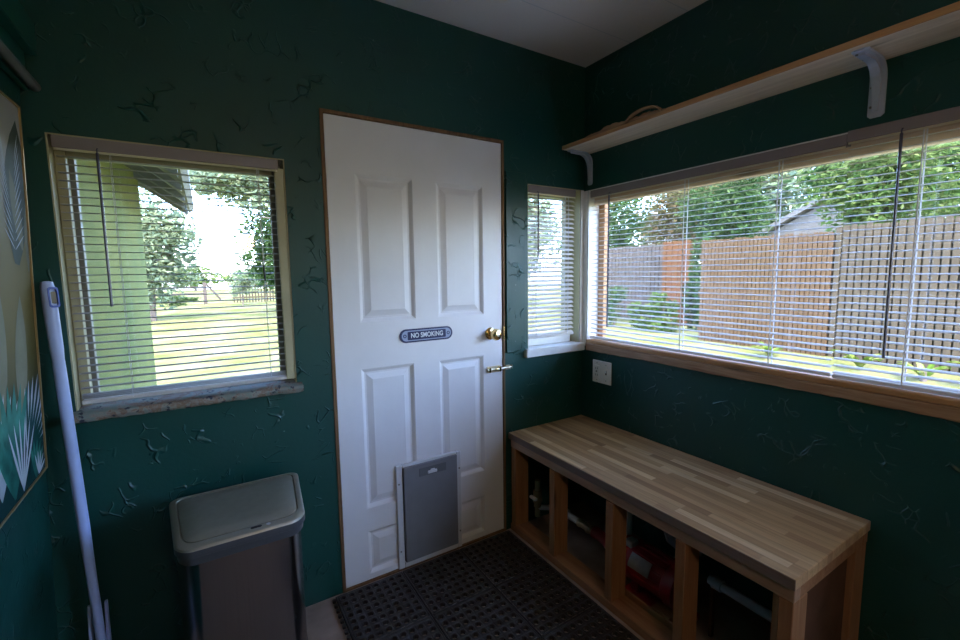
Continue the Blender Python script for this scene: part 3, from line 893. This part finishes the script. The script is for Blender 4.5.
# ------------------------------------------------------------------ framed palm print on the left wall
pc = thing('framed_print', (lx(1.35) + .01, -.5, 1.35), 'large palm leaf print in a thin gold frame on the left wall', 'picture')
un = V((1, 0, -LS)).normalized(); upv = V((LS, 0, 1)).normalized(); al = V((0, -1, 0))
og = V((lx(.818), -.051, .818))
tl = math.radians(-1.3)
A = al * math.cos(tl) + upv * math.sin(tl); Bv = upv * math.cos(tl) - al * math.sin(tl) * -1
Bv = un.cross(A) if un.cross(A).z > 0 else -un.cross(A)
PW, PH = .80, 1.062
def PP(a, bq, h): return og + A * a + Bv * bq + un * h
def pbox(bm, a0, a1, b0, b1, h0, h1):
    loft(bm, [[PP(a, q, h0) for a, q in ((a0, b0), (a1, b0), (a1, b1), (a0, b1))], [PP(a, q, h1) for a, q in ((a0, b0), (a1, b0), (a1, b1), (a0, b1))]])
b = NB()
fw = .0055
pbox(b, 0, fw, 0, PH, .002, .016); pbox(b, PW - fw, PW, 0, PH, .002, .016); pbox(b, fw, PW - fw, 0, fw, .002, .016); pbox(b, fw, PW - fw, PH - fw, PH, .002, .016)
obj('frame', b, M['gold'], pc)
k = NT('print_ground')
tcn = k.n('ShaderNodeTexCoord'); sxyz = k.n('ShaderNodeSeparateXYZ'); k.l(tcn.outputs['Object'], sxyz.inputs[0])
hgt = k.math('ADD', k.math('DIVIDE', sxyz.outputs['Z'], PH), .5)
wv = k.math('ADD', hgt, k.math('MULTIPLY', k.noise(k.co((1, 3, 1)), 2.2, 3), .12))
k.set(Base_Color=k.ramp(wv, [(.10, (.006, .035, .035)), (.24, (.010, .045, .042)), (.34, (.07, .065, .025)), (.52, (.135, .105, .034)), (.70, (.16, .135, .06)), (.80, (.20, .185, .14)), (.92, (.34, .33, .31))]), Roughness=.7)
k.p.inputs['Specular IOR Level'].default_value = .08
b = NB(); pbox(b, fw, PW - fw, fw, PH - fw, .003, .012)
obj('print', b, k.m, pc)
def blade(bm, a, q, ang, ln, wd, h=.0126, n=7):
    """leaf-shaped printed blade from its stem end"""
    d = V((math.cos(ang), math.sin(ang))); s = V((-d.y, d.x))
    pl, pr = [], []
    for i in range(n + 1):
        u = i / n; w = wd * math.sin(PI * min(1, u * .96 + .04)) ** .8
        c = V((a, q)) + d * ln * u
        pl.append(c + s * w); pr.append(c - s * w)
    poly = [p for p in pl + pr[::-1]]
    poly = [V((min(max(p.x, .009), PW - .009), min(max(p.y, .009), PH - .009))) for p in poly]
    if True:
        vs = [bm.verts.new(PP(p.x, p.y, h)) for p in poly]
        m = len(vs)
        for i in range(n): bm.faces.new((vs[i], vs[i + 1], vs[m - 2 - i], vs[m - 1 - i]))
Pm = dict(white=plain('print_white', (.40, .45, .50), .7, spec=.08, var=.06), deep=plain('print_deep_green', (.006, .05, .05), .7, spec=.08, var=.3), mid=plain('print_leaf_green', (.025, .15, .12), .7, spec=.08, var=.35, sc=20),
          grey=plain('print_grey_leaf', (.05, .068, .055), .7, spec=.08, var=.3), pale=plain('print_pale_leaf', (.155, .155, .105), .7, spec=.08, var=.12))
D = math.radians
def leafgroup(name, m, items):
    b = NB()
    for it in items: blade(b, *it)
    obj(name, b, m, pc)
# upper leaf with drooping ribs
leafgroup('grey_leaf', Pm['grey'], [(.11, .62, D(100), .40, .085, .0127), (.30, .55, D(80), .46, .10, .0127)])
leafgroup('pale_leaf', Pm['pale'], [(.022, .60, D(95), .20, .022, .0128), (.06, .66, D(75), .22, .03, .01285), (.16, .20, D(98), .34, .045, .0127), (.30, .22, D(95), .38, .05, .0127)])
leafgroup('leaf_ribs', Pm['white'], [(.115 - .0035 * i, .66 + .022 * i, D(150 - 3 * i), .085, .0022, .0134) for i in range(12)] + [(.118 + .003 * i, .66 + .022 * i, D(40 + 3 * i), .085, .0022, .0134) for i in range(12)])
# fan palm at the lower right of the print
leafgroup('white_fan', Pm['white'], [(.150, .085, D(95 + 9 * i), .20 + .018 * (4 - abs(4 - i)), .0095, .0130 + .00002 * i) for i in range(9)] + [(.34, .05, D(70 + 11 * i), .26, .013, .0130) for i in range(6)])
leafgroup('dark_fan', Pm['deep'], [(.150, .085, D(99.5 + 9 * i), .21 + .018 * (4 - abs(4 - i)), .0085, .0133) for i in range(9)] + [(.13, .02, D(150 - 12 * i), .12, .014, .0132) for i in range(5)])
leafgroup('green_leaves', Pm['mid'], [(.26, .02, D(118 - 9 * i), .30, .022, .0136) for i in range(7)] + [(.10, .012, D(140 - 16 * i), .11, .010, .0136) for i in range(5)])
leafgroup('white_leaf_edges', Pm['white'], [(.20, .015, D(128 - 12 * i), .20, .006, .0139) for i in range(6)] + [(.075, .012, D(160 - 22 * i), .07, .005, .0139) for i in range(5)])

# ------------------------------------------------------------------ rack above the print
rk = thing('wall_rack', (lx(2.0), -.6, 2.0), 'dark green wooden wall rack with a grey lower rail above the framed print', 'rack')
zz = lambda z, o: lx(z) + o
obj('back_board', box(NB(), zz(2.0, .006), zz(2.0, .018), -1.3, -.010, 1.945, 2.13, .001), M['rack'], rk)
obj('upper_board', box(NB(), zz(2.0, .019), zz(2.0, .048), -1.3, -.014, 2.046, 2.14, .003), M['rack'], rk)
b = NB(); tube(b, [V((zz(1.96, .034), -1.3, 1.960)), V((zz(1.96, .034), -.006, 1.960))], .0135, 12)
obj('lower_rail', b, M['rackgrey'], rk, True)

# ------------------------------------------------------------------ outside: ground, house wing, fences, trees
def gz(x, y):
    s = max(0, min(1, (x - .5) / 4.5)); yy = max(0, min(1, (9 - y) / 6))
    return -.20 + .45 * s * yy
b = NB()
xs = [-40, -14, -6, -3, -1.5, 0, .5, 1, 1.5, 2, 2.5, 3, 3.5, 4, 4.5, 5, 6, 8, 11, 16, 24, 40]
ys = [-12, -6, -4, -2, -1, 0, .1, 1, 2, 3, 4, 5, 6, 7, 8, 9, 11, 14, 18, 24, 32, 45, 60]
g = [[b.verts.new(V((x, y, gz(x, y) if not (x < .4 and y < .12) else -.30))) for y in ys] for x in xs]
for i in range(len(xs) - 1):
    for j in range(len(ys) - 1): b.faces.new((g[i][j], g[i + 1][j], g[i + 1][j + 1], g[i][j + 1]))
struct('ground', b, M['lawn'], None, True)
# wing of the same house seen through the left window
b = NB(); box(b, -2.95, -2.25, .1155, 2.53, -.25, 2.9)
struct('wall_outside', b, M['siding'])
b = NB()
prism(b, [(-2.9, 2.75), (-1.93, 1.955), (-1.90, 1.99), (-1.90, 2.06), (-2.9, 2.86)], .12, 2.86, 'xz')
for y in (.5, .95, 1.4, 1.85, 2.3, 2.62): prism(b, [(-2.28, 2.22), (-1.94, 1.945), (-1.94, 1.905), (-2.28, 2.14)], y - .02, y + .02, 'xz')
struct('roof_outside', b, M['soffit'])
b = NB(); box(b, -1.885, -.70, .125, 1.30, 2.36, 2.46); struct('shade_overhang', b, M['soffit'])  # unseen overhang, deepened to keep sky light off the left blind

def fence_panel(label, x, y0, y1, z0, z1, m, group, bw=.088, gap=.03, axis='y', posts=True):
    """board-on-board panel; runs along y at the given x (or along x at the given y)"""
    loc = (x, (y0 + y1) / 2, z0) if axis == 'y' else ((y0 + y1) / 2, x, z0)
    t = thing('fence_panel', loc, label, 'fence', group)
    def B(bm, u0, u1, d0, d1, a, c, bev=0):
        if axis == 'y': box(bm, d0, d1, u0, u1, a, c, bev)
        else: box(bm, u0, u1, d0, d1, a, c, bev)
    r = random.Random(int(y0 * 100) + 5)
    b = NB(); u = y0
    while u < y1 - .03:
        w = min(bw, y1 - u)
        B(b, u, u + w, x - .03, x - .012, z0 + r.uniform(0, .03), z1 + r.uniform(-.015, .015), .002)
        B(b, u, min(u + bw + gap - .001, y1), x + .030, x + .046, z0, z1 - .02)
        u += bw + gap
    obj('pickets', b, m, t)
    for z in (z0 + .25, (z0 + z1) / 2, z1 - .25):
        b = NB(); B(b, y0, y1, x - .011, x + .029, z - .04, z + .04, .002); obj('rail', b, m, t)
    for u in (y0 + .045, y1 - .045):
        if posts:
            b = NB(); B(b, u - .044, u + .044, x + .06, x + .148, z0 - .25, z1 - .04, .003); obj('post', b, m, t)
    return t
fence_panel('tan cedar fence panel behind the corner blind', 5.0, .605, 2.40, .18, 1.86, M['fence_tan'], 'fence panels beyond the big window', .045, .012)
fence_panel('weathered grey fence panel behind the blind with the dark wand', 5.02, -1.35, .60, .18, 1.93, M['fence_grey'], 'fence panels beyond the big window', .058, .017)
fence_panel('weathered grey fence panel at the right edge of the big window', 5.02, -3.4, -1.38, .18, 1.95, M['fence_grey'], 'fence panels beyond the big window', .058, .017)
fence_panel('orange boarded gate left of the tan fence panel', 7.0, 3.86, 4.52, .15, 2.02, M['fence_orange'], 'fence panels beyond the big window', .13, .012)
fence_panel('old dark fence panel farthest left behind the corner blind', 8.0, 5.0, 7.7, .10, 2.05, M['fence_dark'], 'fence panels beyond the big window')

def leaves(bm, c, r, n, size, seed, flat=.75, shell=.55):
    q = random.Random(seed)
    blobs = []
    for i in range(max(5, int(n / 180))):
        d = V((q.gauss(0, 1), q.gauss(0, 1), q.gauss(0, 1))).normalized() * q.uniform(.25, .8)
        blobs.append((V((c[0] + d.x * r[0], c[1] + d.y * r[1], c[2] + d.z * r[2])), q.uniform(.28, .5)))
    for i in range(n):
        bc, br = q.choice(blobs)
        d = V((q.gauss(0, 1), q.gauss(0, 1), q.gauss(0, 1))).normalized() * q.uniform(.4, 1) * br
        p = bc + V((d.x * r[0], d.y * r[1], d.z * r[2]))
        a = V((q.gauss(0, 1), q.gauss(0, 1), q.gauss(0, .6))).normalized()
        e = a.cross(V((q.gauss(0, 1), q.gauss(0, 1), q.gauss(0, 1)))).normalized()
        L = size * q.uniform(.6, 1.4); W = L * .38
        nrm = a.cross(e) * L * .12
        v = [bm.verts.new(p - a * L), bm.verts.new(p + e * W + nrm), bm.verts.new(p + a * L), bm.verts.new(p - e * W + nrm)]
        bm.faces.new((v[0], v[1], v[2])); bm.faces.new((v[0], v[2], v[3]))
def obj_raw(name, bm, m, parent):
    off = base_of(parent); bmesh.ops.translate(bm, verts=bm.verts, vec=-off)
    me = bpy.data.meshes.new(name); bm.to_mesh(me); bm.free(); me.materials.append(m)
    o = bpy.data.objects.new(name, me); return link(o, parent)
def tree(name, label, cat, base, c, r, n, size, m, seed, group, trunk=.10):
    t = thing(name, base, label, cat, group)
    b = NB(); leaves(b, c, r, n, size, seed); obj_raw('crown', b, m, t)
    q = random.Random(seed + 90); bs = V(base); cc = V(c)
    b = NB(); mid = bs.lerp(cc, .5) + V((q.uniform(-.1, .1), q.uniform(-.1, .1), 0))
    tube(b, [bs - V((0, 0, .1)), mid, cc], [trunk, trunk * .75, trunk * .35], 8)
    for i in range(5):
        d = V((q.uniform(-1, 1) * r[0], q.uniform(-1, 1) * r[1], q.uniform(.1, .8) * r[2])) * .6
        s = mid.lerp(cc, q.uniform(.2, .8))
        tube(b, [s, s + d * .5 + V((0, 0, .05)), s + d], [trunk * .4, trunk * .28, trunk * .1], 6)
    obj_raw('trunk', b, M['trunk'], t)
G1 = 'trees behind the fence'
tree('leafy_tree', 'bright green bushy tree above the grey fence at the right edge', 'tree', (6.6, -1.95, .2), (6.6, -1.95, 2.5), (.8, 1.45, 1.3), 14450, .055, M['leaf_c'], 11, G1)
tree('leafy_tree', 'green tree above the grey fence beside the dark wand', 'tree', (7.2, .8, .2), (7.2, .8, 2.65), (.8, .98, 1.15), 8500, .055, M['leaf_a'], 12, G1)
tree('leafy_tree', 'dark tree behind the grey gable roof', 'tree', (14.6, 3.0, .2), (14.6, 3.0, 3.8), (1.5, 3.2, 2.1), 8000, .13, M['leaf_b'], 13, G1)
tree('leafy_tree', 'dark green tree above the tan fence panel', 'tree', (7.6, 3.45, .2), (7.6, 3.45, 2.6), (.8, .95, 1.15), 8500, .055, M['leaf_b'], 14, G1)
tree('leafy_tree', 'reddish green tree above the orange gate', 'tree', (9.4, 5.6, .2), (9.4, 5.6, 2.9), (1.1, 1.35, 1.6), 11050, .055, M['leaf_e'], 15, G1)
tree('leafy_tree', 'dark tree nearest the corner behind the old fence', 'tree', (10.6, 9.6, .1), (10.6, 9.6, 3.1), (1.3, 2.6, 2.3), 8000, .10, M['leaf_b'], 16, G1)
tree('leafy_tree', 'tall dusty green tree in the background behind the other trees over the fence', 'tree', (18.5, 9.6, .2), (18.5, 9.6, 4.2), (1.6, 4.4, 3.4), 9000, .20, M['leaf_d'], 17, G1)
tree('leafy_tree', 'broad mid green tree in the background over the grey gable', 'tree', (21, 1.0, .2), (22, -2.0, 4.2), (1.6, 6.5, 3.4), 9000, .24, M['leaf_a'], 19, G1)
tree('leafy_shrub', 'green shrub beside the orange gate', 'shrub', (5.6, 3.45, .1), (5.6, 3.45, .65), (.4, .34, .55), 1300, .05, M['leaf_a'], 18, None, .03)
tree('leafy_shrub', 'low dark shrub in front of the old fence', 'shrub', (6.5, 5.5, .1), (6.5, 5.5, .65), (.5, .75, .65), 2200, .05, M['leaf_b'], 51, None, .03)
tree('leafy_shrub', 'narrow upright dark shrub between the orange gate and the tan fence panel', 'shrub', (6.0, 3.02, .1), (6.0, 3.02, 1.05), (.30, .26, .95), 2200, .05, M['leaf_b'], 52, None, .03)
tree('leafy_shrub', 'mid green shrub below the orange gate', 'shrub', (6.2, 4.35, .1), (6.2, 4.35, .45), (.45, .45, .42), 1500, .05, M['leaf_a'], 53, None, .03)
G2 = 'trees across the lawn'
tree('lawn_tree', 'pale dusty tree beside the wing wall seen through the left window', 'tree', (-3.6, 18, -.2), (-3.6, 18, 2.3), (1.75, 1.5, 2.6), 7000, .13, M['leaf_d'], 21, G2, .14)
tree('lawn_tree', 'tall spreading tree whose branches cross the top of the left window', 'tree', (3.0, 15, -.2), (.3, 15, 4.45), (3.4, 1.4, .85), 9500, .11, M['leaf_d'], 22, G2, .12)
tree('lawn_tree', 'blue-green tree at the right side of the left window', 'tree', (1.6, 20, -.2), (1.35, 20, 2.9), (1.9, 1.5, 2.7), 6500, .13, M['leaf_b'], 23, G2, .14)
for i, (x, y, h, lab) in enumerate(((-7.5, 46, 2.2, 'low far tree left on the horizon beyond the lawn'), (-2.8, 55, 2.6, 'low far tree in the middle of the horizon'), (1.2, 47, 2.3, 'low far tree right on the horizon beyond the lawn'), (6.0, 45, 2.8, 'far tree behind the picket fence'))):
    tree('distant_tree', lab, 'tree', (x, y, -.3), (x, y, h * .55), (3.2, 1.6, h * .6), 1500, .22, M['leaf_a'], 30 + i, 'trees on the horizon', .15)
tree('garden_hedge', 'low dark hedge along the back of the lawn', 'hedge', (-3.6, 27, -.2), (-3.6, 27, .12), (1.7, .4, .30), 1800, .06, M['leaf_b'], 40, None, .02)
tree('garden_bush', 'dusty bush beside the picket fence', 'bush', (-.2, 25.5, -.2), (-.1, 25.5, 1.0), (.9, .7, 1.0), 1800, .08, M['leaf_d'], 41, None, .04)
tree('lawn_tree', 'large bluish tree seen through the narrow window', 'tree', (10.6, 14.6, -.2), (10.6, 14.6, 3.6), (2.2, 1.6, 2.6), 3800, .15, M['leaf_d'], 24, G2, .14)
# plants along the fence foot
def plant(label, x, y, h, seed, m):
    t = thing('fern_plant', (x, y, gz(x, y)), label, 'plant', 'plants at the foot of the fence')
    q = random.Random(seed); b = NB(); z0 = gz(x, y)
    for i in range(16):
        a = q.uniform(0, 2 * PI); ln = h * q.uniform(.7, 1.2); d = V((math.cos(a), math.sin(a), 0)); sd = V((-d.y, d.x, 0))
        prev = None
        for kk in range(7):
            u = kk / 6; p = V((x, y, z0)) + d * ln * .7 * u + V((0, 0, ln * (1.25 * u - .75 * u * u)))
            w = .026 * math.sin(PI * (.12 + .85 * u))
            cur = (b.verts.new(p + sd * w), b.verts.new(p + V((0, 0, -.008))), b.verts.new(p - sd * w))
            if prev:
                b.faces.new((prev[0], prev[1], cur[1], cur[0])); b.faces.new((prev[1], prev[2], cur[2], cur[1]))
            prev = cur
    obj_raw('fronds', b, m, t)
    b = NB(); tube(b, [V((x, y, z0 - .02)), V((x, y, z0 + .10))], [.03, .018], 8); obj_raw('crown_base', b, M['trunk'], t)
for i, (x, y, h, lab) in enumerate(((4.5, -.95, .42, 'bright fern nearest the right edge at the fence foot'), (4.6, .12, .34, 'small fern at the fence foot beside the dark wand'), (4.5, 1.05, .32, 'fern at the foot of the tan fence panel'), (4.5, -.45, .30, 'small fern left of the bright fern at the fence foot'))):
    plant(lab, x, y, h, 60 + i, M['leaf_c'])
# rail fence at the back of the lawn
rf = thing('rail_fence', (-3.4, 28, -.2), 'post and rail fence with a diagonal brace across the lawn', 'fence')
for x in (-4.55, -1.93):
    b = NB(); box(b, x - .09, x + .09, 27.91, 28.09, -.3, 1.05, .01); obj('post', b, M['fence_dark'], rf)
for z in (.78, .42):
    b = NB(); box(b, -7.5, -1.93, 27.97, 28.03, z - .05, z + .05); obj('rail', b, M['fence_dark'], rf)
b = NB(); tube(b, [V((-1.85, 28, .98)), V((-1.15, 28, .02))], .06, 8); obj('brace', b, M['fence_dark'], rf)
pk = thing('picket_fence', (1.0, 27.5, -.2), 'grey picket fence under the tree across the lawn', 'fence')
b = NB()
for i in range(26): box(b, -.55 + i * .16, -.47 + i * .16, 27.48, 27.51, -.15, 1.0)
obj('pickets', b, M['fence_grey'], pk)
b = NB(); box(b, -.6, 3.7, 27.52, 27.56, .1, .18); box(b, -.6, 3.7, 27.52, 27.56, .72, .8); obj('rails', b, M['fence_grey'], pk)
# neighbour's house and white shed beyond the fence
nh = thing('house', (10.6, 2.4, .2), 'beige neighbouring house with a grey gable roof behind the tan fence', 'house')
b = NB(); prism(b, [(1.75, .0), (4.0, .0), (4.0, 2.2), (3.6, 2.40), (2.4, 3.02), (1.75, 2.62)], 10.2, 12.5, 'yz'); obj('wall', b, M['housewall'], nh)
b = NB()
prism(b, [(4.25, 2.10), (4.25, 2.22), (2.40, 3.20), (2.40, 3.08)], 10.05, 12.7, 'yz')
prism(b, [(2.40, 3.20), (2.40, 3.08), (1.60, 2.54), (1.60, 2.66)], 10.05, 12.7, 'yz')
obj('roof', b, M['roof'], nh)
b = NB(); box(b, 10.16, 10.2, 1.75, 4.0, 1.2, 1.3); obj('trim_band', b, M['roof'], nh)
sd = thing('shed', (12.4, 8.8, .2), 'white shed between the trees beyond the old fence', 'shed')
b = NB(); prism(b, [(8.35, 0), (9.3, 0), (9.3, 3.0), (8.8, 3.35), (8.35, 3.0)], 12.2, 13.6, 'yz'); obj('wall', b, M['shed'], sd)
b = NB(); prism(b, [(9.45, 2.9), (9.45, 3.0), (8.8, 3.5), (8.8, 3.38)], 12.1, 13.7, 'yz'); prism(b, [(8.8, 3.5), (8.8, 3.38), (8.2, 2.9), (8.2, 3.0)], 12.1, 13.7, 'yz'); obj('roof', b, M['roof'], sd)

# ------------------------------------------------------------------ light
w = bpy.data.worlds.new('World'); scene.world = w; w.use_nodes = True
nt = w.node_tree; bg = nt.nodes['Background']
sky = nt.nodes.new('ShaderNodeTexSky'); sky.sky_type = 'NISHITA'
sky.sun_disc = False; sky.sun_elevation = math.radians(52); sky.sun_rotation = math.radians(205); sky.air_density = 1.0; sky.dust_density = 1.5; sky.ozone_density = 1.0
tint = nt.nodes.new('ShaderNodeMix'); tint.data_type = 'RGBA'; tint.blend_type = 'MULTIPLY'; tint.inputs[0].default_value = 1
nt.links.new(sky.outputs[0], tint.inputs[6]); tint.inputs[7].default_value = (.89, .945, 1.18, 1)
nt.links.new(tint.outputs[2], bg.inputs[0]); bg.inputs[1].default_value = 1.55
sun = bpy.data.lights.new('sun', 'SUN'); sun.energy = 3.1; sun.angle = math.radians(.6); sun.color = (1, .93, .80)
so = bpy.data.objects.new('sun', sun); link(so)
sd_ = V((.30, .50, -.80)).normalized()          # travels from the south-west, downwards
so.rotation_euler = sd_.to_track_quat('-Z', 'Y').to_euler()
# unseen warm lamp, added behind the camera to brighten the room
lm = thing('added_light', (-1.5, -3.0, 1.80), 'added, unseen warm bulb hanging on a cord behind the viewer', 'lamp')
bulb = bpy.data.lights.new('bulb', 'POINT'); bulb.energy = 8.5; bulb.color = (1, .70, .44); bulb.shadow_soft_size = .09
bo = bpy.data.objects.new('bulb', bulb); link(bo, lm); bo.location = (0, 0, -.07)
b = NB(); lathe(b, (-1.5, -3.0, H), (0, 0, -1), [(0, .06), (.02, .06), (.03, .004), (.65, .004), (.655, .018), (.705, .018), (.706, .004)], 16); obj('cord_and_socket', b, M['black'], lm, True)

# ------------------------------------------------------------------ camera
cam = bpy.data.cameras.new('camera'); co = bpy.data.objects.new('camera', cam); link(co)
cam.sensor_width = 36; cam.lens = 441.02 / 960 * 36; cam.clip_start = .02; cam.clip_end = 300
yaw, pitch, roll = .5536, -.1067, -.0132
F = V((math.sin(yaw) * math.cos(pitch), math.cos(yaw) * math.cos(pitch), math.sin(pitch)))
r0 = V((math.cos(yaw), -math.sin(yaw), 0)); u0 = r0.cross(F)
R = r0 * math.cos(roll) + u0 * math.sin(roll); U = -r0 * math.sin(roll) + u0 * math.cos(roll)
mw = Matrix(((R.x, U.x, -F.x, -1.8543), (R.y, U.y, -F.y, -1.8626), (R.z, U.z, -F.z, 1.3959), (0, 0, 0, 1)))
co.matrix_world = mw
scene.camera = co
vs = scene.view_settings
vs.view_transform = 'Standard'; vs.look = 'None'; vs.gamma = 1; vs.use_curve_mapping = False; vs.exposure = 1.0
scene.cycles.use_denoising = True
scene.cycles.max_bounces = 12; scene.cycles.diffuse_bounces = 6; scene.cycles.transparent_max_bounces = 16
scene.cycles.caustics_reflective = False; scene.cycles.caustics_refractive = False
scene.cycles.sample_clamp_indirect = 6
